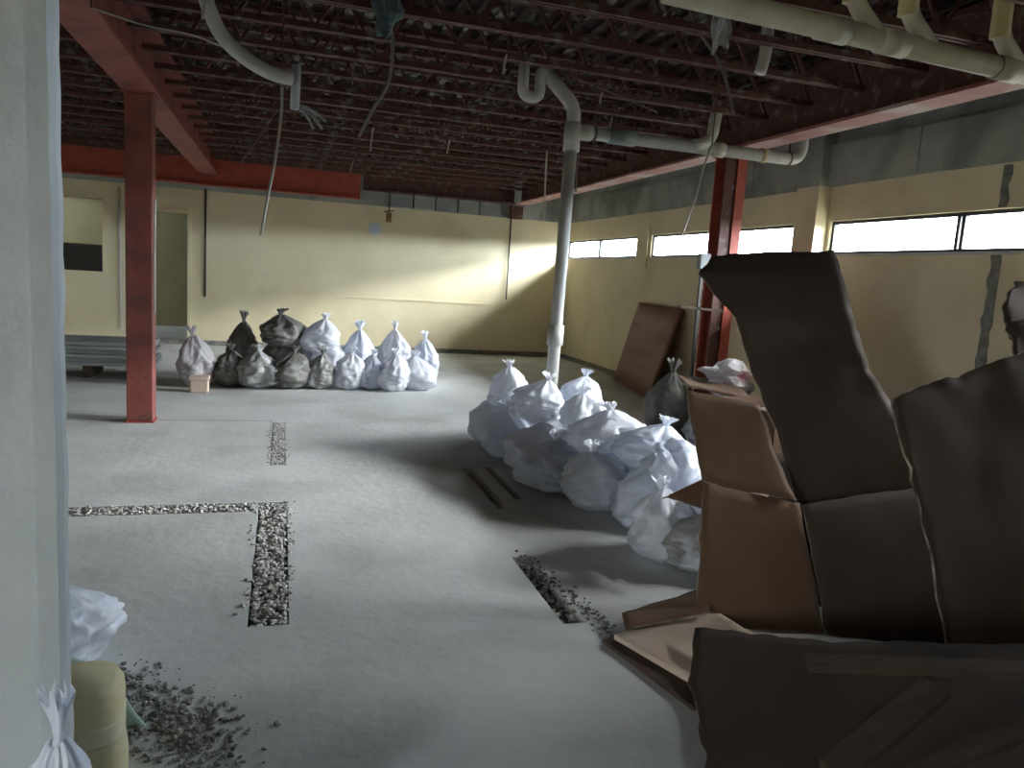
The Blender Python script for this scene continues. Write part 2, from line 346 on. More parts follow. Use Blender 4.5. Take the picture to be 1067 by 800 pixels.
def column(label, x, y, top, m, side, wd=.24):
    t = thing('steel_column', label, 'steel column', (x, y, 0))
    h = wd/2
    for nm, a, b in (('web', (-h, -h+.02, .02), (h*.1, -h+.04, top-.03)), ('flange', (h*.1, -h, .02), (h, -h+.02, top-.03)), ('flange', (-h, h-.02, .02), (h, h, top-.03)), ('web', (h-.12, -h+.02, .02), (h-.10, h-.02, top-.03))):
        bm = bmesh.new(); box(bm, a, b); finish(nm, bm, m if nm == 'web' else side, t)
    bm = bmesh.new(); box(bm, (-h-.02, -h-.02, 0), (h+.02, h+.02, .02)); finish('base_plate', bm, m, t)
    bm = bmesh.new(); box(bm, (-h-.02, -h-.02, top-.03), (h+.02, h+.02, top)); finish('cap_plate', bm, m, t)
    return t
# left column reads as a closed red face: a box section
t = thing('steel_column', 'tall dull red steel column standing alone on the left of the floor', 'steel column', (-1.28, 7.85, 0))
bm = bmesh.new(); box(bm, (-.115, -.1, .015), (.115, .1, 3.03), .008); finish('shaft', bm, 'red', t)
bm = bmesh.new(); box(bm, (-.125, -.11, 0), (.125, .11, .015)); finish('base_plate', bm, 'brightred', t)
bm = bmesh.new(); box(bm, (-.14, -.12, 3.03), (.14, .12, 3.05)); finish('cap_plate', bm, 'red', t)
bm = bmesh.new(); tube(bm, [(.13, -.07, 1.05), (.128, -.07, 1.6), (.135, -.07, 2.1)], .009, 8); finish('conduit', bm, 'pvc', t)
column('red steel column with its lit half painted brighter, rising behind the tall cardboard', 4.56, 7.25, 3.05, 'darkred', 'brightred', .24)  # shaded left and lit right halves painted in two reds
# far short column in the corner
t = thing('steel_column', 'short dark stub of steel hanging at the far corner above the wall joint', 'steel column', (4.45, 14.72, YT-.02))
bm = bmesh.new(); box(bm, (-.12, -.09, 0), (.12, .09, .25)); finish('shaft', bm, 'darkred', t)
# bar joists
def joist(y, x0, x1, m='darkred'):
    t = thing('bar_joist', None, 'roof joist', ((x0+x1)/2, y, 3.24))
    h = ZC-.036-3.24; a = -(x1-x0)/2; b = -a
    bm = bmesh.new(); box(bm, (a, -.035, 0), (b, -.008, .045)); box(bm, (a, .008, 0), (b, .035, .045)); finish('bottom_chord', bm, m, t)
    bm = bmesh.new(); box(bm, (a, -.04, h-.045), (b, -.008, h)); box(bm, (a, .008, h-.045), (b, .04, h)); finish('top_chord', bm, m, t)
    bm = bmesh.new(); n_ = int((b-a)/.26)
    for i in range(n_):
        u, v = a+(b-a)*i/n_, a+(b-a)*(i+1)/n_
        bar(bm, (u, 0, .02 if i % 2 else h-.02), (v, 0, h-.02 if i % 2 else .02), .022, .022)
    finish('web', bm, m, t)
    return t
JY = [13.85-.62*i for i in range(18)]
ORD = 'nearest,second,third,fourth,fifth,sixth,seventh,eighth,ninth,tenth,eleventh,twelfth,thirteenth,fourteenth,fifteenth,sixteenth,seventeenth,last'.split(',')
j0 = joist(JY[0], -1.13, 4.36); j1 = joist(JY[0], XL+.02, -1.43)
for i, y in enumerate(JY):
    for p, g_, lb in ((j0, 'bar joists between the two long beams', 'rusty open-web roof joist between the two long beams, %s counted from the back wall'), (j1, 'bar joists left of the left beam', 'dark open-web roof joist left of the left-hand beam, %s counted from the back wall')):
        o = p if i == 0 else copy_tree(p); o.location.y = y; o['group'] = g_; o['label'] = lb % ORD[i]; o['category'] = 'roof joist'
bm = bmesh.new()
# concrete block infill seen over the back wall
for k in range(5):
    x = 1.95+k*.44; bb = bmesh.new(); box(bb, (0, 0, 0), (.41, .13, .34 - .03*(k % 2)), .008)
    o = finish('concrete_block', bb, 'concrete' if k % 2 else 'grey'); o.location = (x, 14.73-.0, YT+.0)
    tag(o, ['leftmost', 'second from left', 'middle', 'fourth from left', 'rightmost'][k]+' grey concrete block in the row on top of the back wall', 'block', 'blocks on top of the back wall')
bm.free()
# wall-mounted bits
def line(name, pts, r, m, label, cat, n=8, curved=True, group=None):
    bm = bmesh.new(); tube(bm, curve(pts) if curved else pts, r, n)
    return tag(recentre(finish(name, bm, m, None, True)), label, cat, group)
line('conduit', [(-1.36, YB-.03, .9), (-1.36, YB-.03, 2.83)], .018, 'pipedark', 'dark vertical conduit on the back wall right of the doorway', 'conduit', curved=False)
line('conduit', [(4.40, YB-.03, 1.15), (4.40, YB-.03, 2.8)], .014, 'black', 'thin dark conduit on the lit part of the back wall near the corner', 'conduit', curved=False)
line('conduit', [(-2.76, YB-.03, .25), (-2.76, YB-.03, 2.72)], .016, 'paleframe', 'pale conduit on the back wall between window opening and red column', 'conduit', curved=False)
bm = bmesh.new(); bmesh.ops.create_circle(bm, cap_ends=True, radius=.12, segments=24); bmesh.ops.rotate(bm, verts=bm.verts, matrix=Matrix.Rotation(math.pi/2, 3, 'X'))
r_ = bmesh.ops.extrude_face_region(bm, geom=bm.faces[:]); bmesh.ops.translate(bm, verts=[v for v in r_['geom'] if isinstance(v, bmesh.types.BMVert)], vec=(0, .02, 0))
tag(finish('wall_plate', bm, 'paper', loc=(1.68, YB-.02, 2.37)), 'small round whitish plate on the yellow back wall', 'wall plate')
t = thing('junction_box', 'rusty little box with a bracket hanging at the top of the back wall', 'junction box', (1.9, 14.6, 2.62))
bm = bmesh.new(); box(bm, (-.05, -.03, -.12), (.05, .05, .06), .008); finish('housing', bm, 'brass', t)
bm = bmesh.new(); bar(bm, (0, .02, .06), (0, .02, .44), .03, .02); bar(bm, (-.1, .02, .07), (.1, .02, .1), .02, .02); finish('bracket', bm, 'pipedark', t)
# things beyond the back openings
bm = bmesh.new(); box(bm, (-4.3, 16.2, 0), (-3.2, 16.7, 1.72), .02); tag(finish('cabinet', bm, 'black'), 'dark cabinet seen through the opening at far left of the back wall', 'cabinet')
# ================================================================== PIPES
PX, PY = 2.335, 6.30
t = thing('drain_pipe', 'white vertical drain pipe with a trap at the top, rising out of the white bags', 'pipe', (PX, PY, 0))
bm = bmesh.new(); tube(bm, [(0, 0, 0), (0.03, 0, 2.98)], .056, 20); finish('stack', bm, 'pvc', t, True)
for z in (1.12,):
    bm = bmesh.new(); tube(bm, [(.01, 0, z-.09), (.01, 0, z+.09)], .074, 20); finish('coupling', bm, 'pvc', t, True)
bm = bmesh.new(); tube(bm, [(.03, 0, 2.72), (.03, 0, 2.96)], .072, 20); tube(bm, elbow([(.03, 0, 2.9), (.04, 0, 3.1), (-.30, -.0, 3.36), (-.33, 0, 3.3)], .06), [.062]*20, 18) if False else tube(bm, elbow([(.03, 0, 2.94), (.035, 0, 3.09), (-.24, 0, 3.33)], .09), .060, 18); finish('elbow', bm, 'pvc', t, True)
bm = bmesh.new(); tube(bm, elbow([(-.20, 0, 3.30), (-.29, 0, 3.36), (-.29, 0, 3.12), (-.44, 0, 3.12), (-.44, 0, 3.42)], .07, 7), .047, 16); finish('trap', bm, 'pvc', t, True)
# horizontal pipe that runs under the right beam
hz_ = 2.93; hy = 6.50
t = thing('waste_pipe', 'white horizontal waste pipe running from the vertical drain under the right-hand beam', 'pipe', (2.3, hy, hz_))
R_ = .057
bm = bmesh.new(); tube(bm, elbow([(.14, 0, 0), (2.56, 0, -.0), (2.56, 0, .45)], .14), R_, 18); finish('run', bm, 'pvc', t, True)
for x, l, m_ in ((.62, .26, 'coupling'), (1.62, .12, 'pvcold'), (2.12, .05, 'pvcyellow'), (.27, .1, 'pvc')):
    bm = bmesh.new(); tube(bm, [(x-l/2, 0, 0), (x+l/2, 0, 0)], R_+.012, 18); finish('coupling', bm, m_, t, True)
bm = bmesh.new(); tube(bm, elbow([(1.32, -.04, 0), (1.52, -.04, .05), (1.56, -.04, .42)], .12), .055, 16); finish('branch', bm, 'pvc', t, True)
for x in (.35, 2.42):
    bm = bmesh.new(); bar(bm, (x, 0, R_), (x, 0, ZC-hz_-.01), .02, .006); tube(bm, [(x-.01, 0, 0), (x+.01, 0, 0)], R_+.004, 18); finish('hanger_strap', bm, 'darkred', t)
# big pipe at upper right with three risers
t = thing('soil_pipe', 'large cream soil pipe crossing below the joists at upper right', 'pipe', (1.7, 3.42, 2.94))
bm = bmesh.new(); tube(bm, [(0, 0, .05), (3.9, 0, -.06)], .057, 20); finish('run', bm, 'pvcold', t, True)
for x in (1.0, 1.33, 2.05, 2.42): 
    bm = bmesh.new(); tube(bm, [(x-.004, 0, .05-x*.028), (x+.004, 0, .05-x*.028)], .061, 20); finish('strap', bm, 'black', t, True)
for x in (.92, 1.30, 2.10):
    bm = bmesh.new(); tube(bm, [(x-.05, 0, .05-x*.028), (x+.12, 0, .045-x*.028)], .064, 20); finish('coupling', bm, 'pvcold', t, True)
for x in [atY(px_, 30, 3.42).x-1.7 for px_ in (884, 943, 1042)]:
    zz = .05-x*.028
    bm = bmesh.new(); tube(bm, elbow([(x+.20, 0, zz), (x+.02, 0, zz+.15), (x, 0, zz+.24)], .06), .046, 16); finish('branch', bm, 'pvcold', t, True)
    bm = bmesh.new(); tube(bm, [(x+.005, 0, zz+.15), (x-.01, 0, zz+.74)], .050, 16); finish('riser', bm, 'pvcyellow', t, True)
# stub and hanging bits of the ceiling
def hang(name, label, cat, pts, r, m, top=True, group=None):
    """pts: (px, py, Y) measured points"""
    q = [atY(*p) for p in pts]; o = line(name, q, r, m, label, cat, group=group)
    if top and q[0].z < ZC-.05:
        bm = bmesh.new(); tube(bm, [q[0]-o.location, Vector((q[0].x, q[0].y, ZC-.01))-o.location], min(r, .006) if r < .03 else r, 8); finish('hanger', bm, 'darkred' if r < .03 else m, o)
    return o
hang('pipe_stub', 'short white pipe stub poking down between the joists at upper right', 'pipe', [(799, 42, 4.7), (797, 58, 4.7), (792, 76, 4.7)], .042, 'pvc')
t = thing('flexible_duct', 'drooping grey hose with a white upright end piece under the left ceiling', 'hose', atY(308, 98, 5.4))
b0 = atY(308, 98, 5.4)
bm = bmesh.new(); tube(bm, curve([atY(*p)-b0 for p in ((210, -22, 5.2), (218, 10, 5.2), (232, 38, 5.25), (255, 60, 5.3), (282, 76, 5.35), (304, 82, 5.4))]), .045, 14); finish('hose', bm, 'pvc', t, True)
bm = bmesh.new(); tube(bm, [atY(*p)-b0 for p in ((309, 68, 5.4), (307, 114, 5.4))], .030, 14); finish('end_piece', bm, 'paper', t, True)
bm = bmesh.new()
for i in range(9):
    a = atY(309, 112, 5.4)-b0; q = a+Vector((.03+.02*i, random.uniform(-.03, .03), -.02-.03*i*random.random())); tube(bm, curve([a, (a+q)/2+Vector((0, 0, .03)), q]), .008, 6)
finish('frayed_end', bm, 'partition', t)
hang('hanging_wire', 'long pale wire dangling below the grey hose', 'wire', [(294, 88, 5.6), (293, 120, 5.6), (287, 165, 5.6), (279, 205, 5.6), (272, 245, 5.6)], .010, 'wire')
hang('hanging_wire', 'dull cable looping down from the bluish rag', 'wire', [(403, 10, 5.0), (409, 45, 5.1), (405, 85, 5.3), (388, 115, 5.5), (374, 142, 5.7)], .012, 'darkwire')
hang('hanging_wire', 'pale curved wire hanging in front of the window beside the red column', 'wire', [(742, 150, 5.6), (734, 172, 5.6), (725, 205, 5.6), (710, 246, 5.6)], .009, 'wire')
hang('hanging_wire', 'slack thin wire swinging below the upper right joists', 'wire', [(712, -5, 4.6), (728, 32, 4.6), (752, 70, 4.6), (765, 120, 4.6)], .010, 'darkwire')
hang('hanging_wire', 'long slack wire crossing the dark ceiling at upper left', 'wire', [(95, 8, 5.0), (150, 26, 5.2), (205, 38, 5.4), (262, 62, 5.6)], .006, 'wire')
hang('hanging_wire', 'fine wire slanting down right of the pipe trap', 'wire', [(602, 82, 5.8), (640, 98, 5.9), (685, 117, 6.1)], .006, 'darkwire')
hang('hanging_wire', 'thin reddish wire slanting in the dark behind the long pale one', 'wire', [(285, 120, 7.5), (268, 145, 7.6), (250, 170, 7.8)], .010, 'darkred')
for i, (px, y0, y1, Y, lb) in enumerate([(526, 57, 73, 5.6, 'short white tie wire left of the pipe trap'), (626, 96, 108, 6.2, 'tiny white tie wire right of the drain pipe'), (387, 133, 158, 7.6, 'short pale tie wire in the middle of the ceiling'),
        (568, 157, 230, 8.2, 'long thin pale rod hanging left of the drain pipe'), (601, 160, 200, 8.5, 'thin dull rod hanging right of the drain pipe'), (467, 146, 160, 8.5, 'faint tie wire above the bright wall patch'), (212, 0, 20, 5.0, 'pale tie wire beside the grey hose top'),
        (368, 55, 88, 6.6, 'rusty tie rod hanging beside the looping cable'), (636, 122, 140, 6.8, 'dull tie wire above the horizontal waste pipe'), (366, 168, 180, 9.5, 'far pale tie wire over the back wall')]):
    hang('tie_wire', lb, 'wire', [(px+2, y0, Y), (px, (y0+y1)/2, Y), (px-1, y1, Y)], .008 if i not in (3, 4) else .011, 'wire' if i not in (4, 7) else 'darkwire', group='tie wires hanging from the ceiling')
# rag around the ceiling hanger
def crumple(bm, c, r, seed, amp=.5, sq=(1, 1, 1), sub=3):
    q = bmesh.ops.create_icosphere(bm, subdivisions=sub, radius=1)
    for v in q['verts']:
        d = v.co.copy(); k = 1+amp*noise.noise(d*1.7+Vector((seed, 0, 0)))+amp*.4*noise.noise(d*5+Vector((0, seed, 0)))
        v.co = Vector((c[0]+d.x*r*k*sq[0], c[1]+d.y*r*k*sq[1], c[2]+d.z*r*k*sq[2]))
bm = bmesh.new(); crumple(bm, (0, 0, 0), .09, 5, .7, (.9, .7, 1.7)); tag(finish('rag', bm, 'blue', loc=atY(404, 6, 5.0)), 'bluish rag bundled round a joist at top of the view', 'rag')
bm = bmesh.new(); crumple(bm, (0, 0, 0), .09, 9, .9, (.6, .5, 1.7)); tag(finish('rag', bm, 'bag_dust', loc=atY(752, 22, 4.2)), 'grey rag hanging beside the start of the large cream pipe', 'rag')
# ================================================================== BAGS
def bag_mesh(seed, rx, ry, h, nu=52, nv=38, tw=0.0):
    """filled, tied refuse bag: returns (body bmesh, neck bmesh), origin under its base"""
    rnd = random.Random(seed); ph = [rnd.uniform(0, 6.28) for _ in range(8)]
    lean = Vector((rnd.uniform(-.12, .12), rnd.uniform(-.12, .12), 0))*h
    body = bmesh.new(); rings = []; tn = .84
    for i in range(nv+1):
        t = i/nv
        z = h*tn*t
        base = math.sin(min(1, t*3.2+.18)*math.pi/2)**.55
        sh = 1 if t < .5 else max(.0, 1-((t-.5)/.5)**1.9)
        r = base*(.14+.86*sh)*(1+.08*math.sin(3*t+ph[0]))
        if i == 0: r *= .8
        ring = []
        for k in range(nu):
            a = 2*math.pi*k/nu + tw*t
            d = Vector((math.cos(a), math.sin(a), 0))
            fold = .05*t*math.sin(9*a+ph[1]+3*t) + .07*max(0, t-.45)*math.sin(14*a+ph[2]) + .05*math.sin(2*a+ph[3])+.06*math.sin(3*a+ph[4]+4*t)+.04*math.sin(5*a+ph[7]-5*t)
            p = Vector((math.cos(a)*1.2, math.sin(a)*1.2, t*2.0))
            n1 = noise.noise(p*1.6+Vector((seed, 0, 0))); n2 = 1-2*abs(noise.noise(p*3.1+Vector((0, seed, 0)))); n3 = 1-2*abs(noise.noise(p*6.5+Vector((0, 0, seed))))
            kx = 1+fold+.24*n1+.15*(n2-.5)+.055*(n3-.5)
            zz = z + h*.035*noise.noise(p*2.4+Vector((9, seed, 3)))*min(1, t*4)
            ring.append(body.verts.new(Vector((d.x*rx*r*kx, d.y*ry*r*kx, max(0, zz))) + lean*t*t))
        rings.append(ring)
    for a, b in zip(rings, rings[1:]):
        for k in range(nu): body.faces.new((a[k], a[(k+1) % nu], b[(k+1) % nu], b[k]))
    body.faces.new(rings[0][::-1]); body.faces.new(rings[-1])
    neck = bmesh.new(); nr = []; nn = 22; top = Vector((lean.x, lean.y, h*tn))
    r0 = min(rx, ry)*.16
    for i in range(9):
        t = i/8; rr = r0*(1.0-.45*math.sin(min(1, t*2.2)*math.pi)*.8) if t < .45 else r0*(.75+1.7*(t-.45))
        ring = []
        for k in range(nn):
            a = 2*math.pi*k/nn
            q = 1+(.15+.35*max(0, t-.3))*math.sin(5*a+ph[5])+.5*max(0, t-.3)*math.sin(8*a+ph[6])
            ring.append(neck.verts.new(top+Vector((math.cos(a)*rr*q + t*t*ph[7]*.012-.04*t, math.sin(a)*rr*q*.85, -.02+(h*(1-tn)+.03)*t*.85*(1+.3*math.sin(7*a+ph[0])*max(0, t-.3))))))
        nr.append(ring)
    for a, b in zip(nr, nr[1:]):
        for k in range(nn): neck.faces.new((a[k], a[(k+1) % nn], b[(k+1) % nn], b[k]))
    neck.faces.new(nr[0][::-1])
    return body, neck
def make_bag(seed, rx, ry, h, m, label=None, group=None):
    t = thing('refuse_bag', label, 'plastic bag', group=group)
    b, n_ = bag_mesh(seed, rx, ry, h)
    ob = finish('bag_body', b, m, t, True); finish('tied_neck', n_, m, t, True)
    return t
proto = {}
def bag(var, m, x, y, z, rz, s, label, group, tilt=(0, 0)):
    key = (var, m)
    if key not in proto:
        dims = [(.25, .22, .56), (.23, .24, .62), (.28, .23, .50), (.22, .20, .60), (.27, .25, .55), (.24, .21, .66)][var]
        o = proto[key] = make_bag(var*13+5, *dims, m)
    else:
        o = copy_tree(proto[key])
    s = Vector((s, s, s) if not isinstance(s, tuple) else s)
    if y > 9:
        s.x *= .98; s.y *= .92; s.z *= 1.0 if y < 10.3 or z else 1.22
        if y > 10.3 and z == 0: s.x *= .86; s.y *= .86
    elif group == G1: s = Vector((s.x*1.06, s.y*1.06, s.z*(.88 if z == 0 else .84))) if tilt[1] < .5 else s*.9
    o.location = (x, y, z if z == 0 else z-.02); o.rotation_euler = (tilt[0], tilt[1], rz); o.scale = s
    tag(o, label, 'plastic bag', group); return o
G1 = 'white refuse bags heaped in a long row round the drain pipe'
ctr = [  # var, material, x, y, z, rz, scale, tilt, label
 (1, 'bag', 2.02, 6.85, 0, .3, 1.0, (0, 0), 'white refuse bag at the far left end of the long heap, standing on the floor'),
 (0, 'bag_cool', 1.97, 6.35, 0, 1.3, 1.0, (0, 0), 'second floor-standing bag from the far left end of the long heap'),
 (4, 'bag', 2.12, 5.78, 0, 2.3, 1.0, (0, 0), 'left-side bag in front of the foot of the drain pipe'),
 (2, 'bag_cool', 2.10, 5.30, 0, .8, 1.05, (0, 0), 'left-side bag on the floor midway along the long heap'),
 (0, 'bag', 2.2, 4.82, 0, 3.1, 1.0, (0, 0), 'left-side bag on the floor past the middle of the heap'),
 (3, 'bag_cool', 2.36, 4.36, 0, 1.9, 1.02, (0, 0), 'bag on the floor just behind the front pair of the heap'),
 (5, 'bag', 2.50, 6.88, 0, 2.0, 1.0, (0, 0), 'floor bag directly behind the drain pipe'),
 (2, 'bag', 2.60, 5.95, 0, 4.0, 1.0, (0, 0), 'right-hand floor bag beside the drain pipe foot'),
 (1, 'bag_cool', 2.68, 5.42, 0, .2, .95, (0, 0), 'right-hand floor bag midway along the long heap'),
 (4, 'bag', 2.78, 4.95, 0, 1.1, .95, (0, 0), 'right-hand floor bag nearer the brown cardboard'),
 (0, 'bag_dust', 2.90, 4.46, 0, .4, 1.0, (0, 0), 'dusty bag on the floor against the brown cardboard'),
 (3, 'bag', 2.05, 6.62, .42, 1.0, .9, (0, 0), 'topmost bag at the far end of the heap with an upright twist'),
 (1, 'bag', 2.12, 6.08, .40, 2.1, .85, (.1, -.1), 'top-layer bag leaning on the left of the drain pipe'),
 (5, 'bag_cool', 2.62, 6.3, .40, .5, .8, (0, .1), 'top-layer bag with spiky twist right of the drain pipe'),
 (0, 'bag', 2.42, 5.62, .40, 3.6, .85, (0, .1), 'top-layer bag just in front of the drain pipe'),
 (2, 'bag', 2.38, 5.10, .36, 2.9, .9, (.1, .12), 'top-layer bag in the middle of the heap'),
 (4, 'bag_cool', 2.50, 4.66, .34, .9, .85, (.1, .15), 'top-layer bag on the near half of the heap'),
 (5, 'bag_cool', 2.46, 4.10, .32, 1.4, 1.0, (0, 1.25), 'pale blue-white bag lying on its side near the front, twist towards the cardboard'),
 (3, 'bag', 2.22, 3.86, 0, .6, .95, (0, 0), 'pale slumped bag at the near end of the heap, in half shade'),
 (2, 'bag_dust', 2.36, 3.62, 0, 2.6, .9, (.1, 0), 'shaded greyish bag nearest the camera in the heap'),
 (1, 'bag', 2.44, 3.76, .26, .2, .72, (.2, .7), 'bright-edged bag leaning on the near end of the heap'),
]
for v, m, x, y, z, rz, s, tl, lb in ctr: bag(v, m, x, y, z, rz, s, lb, G1, tl)
G2 = 'refuse bags piled in front of the back wall'
lp = [
 (3, 'bag_pink', -1.00, 10.1, 0, .3, (1.0, 1, 1.25), (0, 0), 'bag with reddish marks right beside the red column'),
 (0, 'bag_dark', -.62, 10.15, 0, 1.2, .95, (0, 0), 'dark bag second from the red column'),
 (2, 'bag_dust', -.28, 10.1, 0, 2.0, 1.1, (0, 0), 'dusty grey bag in the front row, third from the red column'),
 (4, 'bag_dark', .10, 10.05, 0, .7, 1.0, (0, 0), 'dark bag in the front row with a pale fold on its left'),
 (1, 'bag_dust', .48, 10.08, 0, 2.4, .85, (0, 0), 'grey bag in the middle of the front row'),
 (5, 'bag', .88, 10.05, 0, .1, .85, (0, 0), 'white-sided bag right of the middle of the front row'),
 (3, 'bag_cool', 1.16, 10.12, 0, 1.9, .9, (0, 0), 'narrow bluish bag third from the right end of the front row'),
 (0, 'bag', 1.46, 9.98, 0, .9, 1.0, (0, 0), 'bright white bag second from the right end of the front row'),
 (4, 'bag', 1.80, 10.15, 0, 2.9, .95, (0, 0), 'white bag at the right end of the front row'),
 (5, 'bag_dark', -.50, 10.75, 0, 1.7, 1.15, (0, 0), 'tall dark bag standing behind the left of the pile'),
 (4, 'bag_dust', -.0, 10.8, .0, 1.0, 1.2, (0, 0), 'big grey bag standing behind the front row left of the middle'),
 (2, 'bag', .54, 10.78, 0, 3.0, 1.3, (0, 0), 'large white bag in the back row under the top bags'),
 (1, 'bag_cool', 1.07, 10.76, 0, .6, 1.15, (0, 0), 'bluish bag in the back row right of the middle'),
 (5, 'bag', 1.56, 10.74, 0, 2.2, 1.1, (0, 0), 'tall white bag in the back row near the right end'),
 (0, 'bag_cool', 2.02, 10.75, 0, 1.5, 1.1, (0, 0), 'white bag at the far right of the back row'),
 (2, 'bag_dark', .04, 10.45, .52, .4, 1.0, (0, 0), 'dark bag on top of the pile, left of the top pair'),
 (4, 'bag', .50, 10.42, .46, 1.4, .95, (0, 0), 'white bag on top of the pile, right of the top pair'),
]
for v, m, x, y, z, rz, s, tl, lb in lp: bag(v, m, x, y, z, rz, s, lb, G2, tl)
bm = bmesh.new(); box(bm, (-.1, -.09, 0), (.1, .09, .17), .012); box(bm, (-.11, -.1, .15), (.11, .1, .19), .006)
tag(finish('small_box', bm, 'pale', loc=(-.93, 9.62, 0)), 'small pale box on the floor in front of the bag with reddish marks', 'box')
# low grey stack left of the column
t = thing('board_stack', 'low stack of grey boards raised on battens left of the red column', 'boards', (-2.35, 10.9, 0))
for x in (-.6, .0, .6):
    bm = bmesh.new(); box(bm, (x-.05, -.35, 0), (x+.05, .35, .16)); finish('batten', bm, 'wood', t)
for k in range(6):
    bm = bmesh.new(); o_ = random.uniform(-.03, .03); box(bm, (-.95+o_, -.42+o_, .16+k*.052), (.75+o_, .42+o_, .207+k*.052), .004); finish('board', bm, 'grey', t)
# ================================================================== PLYWOOD PANEL leaning on the window wall
def sheet(name, rows, th, m, wob=.01, nx=14, ny=6, seed=0, parent=None, edge='card_edge_glint', rag=.0, smooth=True):
    """a bent sheet: rows of points from top to bottom, each row left..right"""
    rows = [[Vector(p) for p in r] for r in rows]
    fine = []
    for a, b in zip(rows, rows[1:]):
        for i in range(ny): fine.append([p.lerp(q, i/ny) for p, q in zip(a, b)])
    fine.append(rows[-1])
    G = []
    for ri, r in enumerate(fine):
        out = []
        for k in range(len(r)-1):
            for i in range(nx): out.append(r[k].lerp(r[k+1], i/nx))
        out.append(r[-1]); G.append(out)
    H_, W_ = len(G), len(G[0]); base = [[p.copy() for p in r] for r in G]
    for i in range(H_):
        for j in range(W_):
            p = base[i][j]; d = nz(p, 1.6, seed)*wob + nz(p, 5, seed)*wob*.35
            e_ = min(i, H_-1-i, j, W_-1-j)
            if e_ == 0 and rag: d += nz(p, 14, seed+3)*rag
            G[i][j] = p+d
            if parent is None: G[i][j].z = max(G[i][j].z, .006)
            elif G[i][j].z + parent.location.z < .006: G[i][j].z = .006-parent.location.z
    bm = bmesh.new(); A = [[None]*W_ for _ in range(H_)]; B = [[None]*W_ for _ in range(H_)]
    for i in range(H_):
        for j in range(W_):
            u = G[min(i+1, H_-1)][j]-G[max(i-1, 0)][j]; v = G[i][min(j+1, W_-1)]-G[i][max(j-1, 0)]
            n_ = u.cross(v)
            n_ = n_.normalized() if n_.length > 1e-9 else Vector((0, 0, 1))
            A[i][j] = bm.verts.new(G[i][j]+n_*th/2); B[i][j] = bm.verts.new(G[i][j]-n_*th/2)
    for i in range(H_-1):
        for j in range(W_-1):
            bm.faces.new((A[i][j], A[i][j+1], A[i+1][j+1], A[i+1][j])); bm.faces.new((B[i][j], B[i+1][j], B[i+1][j+1], B[i][j+1]))
    ef = []
    for j in range(W_-1):
        ef.append(bm.faces.new((A[0][j], B[0][j], B[0][j+1], A[0][j+1]))); ef.append(bm.faces.new((A[-1][j], A[-1][j+1], B[-1][j+1], B[-1][j])))
    for i in range(H_-1):
        ef.append(bm.faces.new((A[i][0], A[i+1][0], B[i+1][0], B[i][0]))); ef.append(bm.faces.new((A[i][-1], B[i][-1], B[i+1][-1], A[i+1][-1])))
    for f_ in ef: f_.material_index = 1
    o = finish(name, bm, (m, edge), parent)
    if smooth:
        for p in o.data.polygons: p.use_smooth = p.material_index == 0
    if parent is None: recentre(o)
    return o
p0 = Vector((5.42, 11.55, 0)); p1 = Vector((5.05, 9.55, 0)); up_ = Vector((.22, .0, 1.36))
q0 = Vector((5.62, 11.25, 1.34)); q1 = Vector((5.60, 9.75, 1.30))
tag(sheet('plywood_panel', [[q0, q1], [p0, p1]], .03, 'ply', .004, edge='plyedge'), 'large red-brown plywood panel leaning against the wall below the windows', 'panel')
# ================================================================== CARDBOARD HEAP
def P(*t): return atY(*t)
def card(rows, label, m='card', th=.009, wob=.03, seed=1, rag=.012, name='cardboard_sheet', **k):
    return tag(sheet(name, rows, th, m, wob, seed=seed, rag=rag, **k), label, 'cardboard')
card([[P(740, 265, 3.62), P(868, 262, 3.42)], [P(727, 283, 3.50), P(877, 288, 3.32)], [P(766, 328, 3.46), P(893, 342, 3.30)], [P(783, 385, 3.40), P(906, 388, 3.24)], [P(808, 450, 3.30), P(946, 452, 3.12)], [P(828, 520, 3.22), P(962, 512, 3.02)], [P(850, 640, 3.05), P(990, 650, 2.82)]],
     'tallest cardboard sheet, dark and creased, standing up in front of the windows', 'card_shaded', wob=.028, seed=2)
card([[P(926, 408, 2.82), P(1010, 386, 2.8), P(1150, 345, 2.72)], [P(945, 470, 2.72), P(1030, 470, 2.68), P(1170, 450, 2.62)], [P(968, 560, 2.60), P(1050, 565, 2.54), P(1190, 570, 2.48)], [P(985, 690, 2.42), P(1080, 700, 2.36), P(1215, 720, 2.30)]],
     'wide dark cardboard sheet with a ragged top at the right edge', 'card_shaded', wob=.03, seed=5, th=.014, rag=.018)
t = thing('cardboard_box', 'slumped open cardboard carton with a lit brown face beside the white bags', 'cardboard', atY(795, 640, 2.9))
bb = t.location.copy()
def cp(nm, rows, m='card', seed=1, wob=.03): 
    return sheet(nm, [[Vector(p)-bb for p in r] for r in rows], .009, m, wob, seed=seed, parent=t, rag=.01)
cp('upper_flap', [[P(713, 404, 3.46), P(792, 426, 3.36)], [P(722, 450, 3.36), P(806, 468, 3.22)], [P(733, 503, 3.20), P(832, 523, 3.05)]], seed=7)
cp('front_face', [[P(733, 505, 3.19), P(833, 525, 3.04)], [P(728, 570, 3.08), P(848, 595, 2.92)], [P(726, 642, 2.96), P(862, 668, 2.78)]], seed=8, wob=.02)
cp('side_face', [[P(835, 525, 3.02), P(960, 508, 2.94)], [P(850, 595, 2.9), P(985, 590, 2.74)], [P(864, 668, 2.77), P(1010, 676, 2.52)]], 'card_shaded', seed=9, wob=.02)
cp('back_face', [[P(760, 470, 3.75), P(930, 480, 3.5)], [P(770, 560, 3.65), P(940, 560, 3.45)]], 'card_shaded', seed=10)
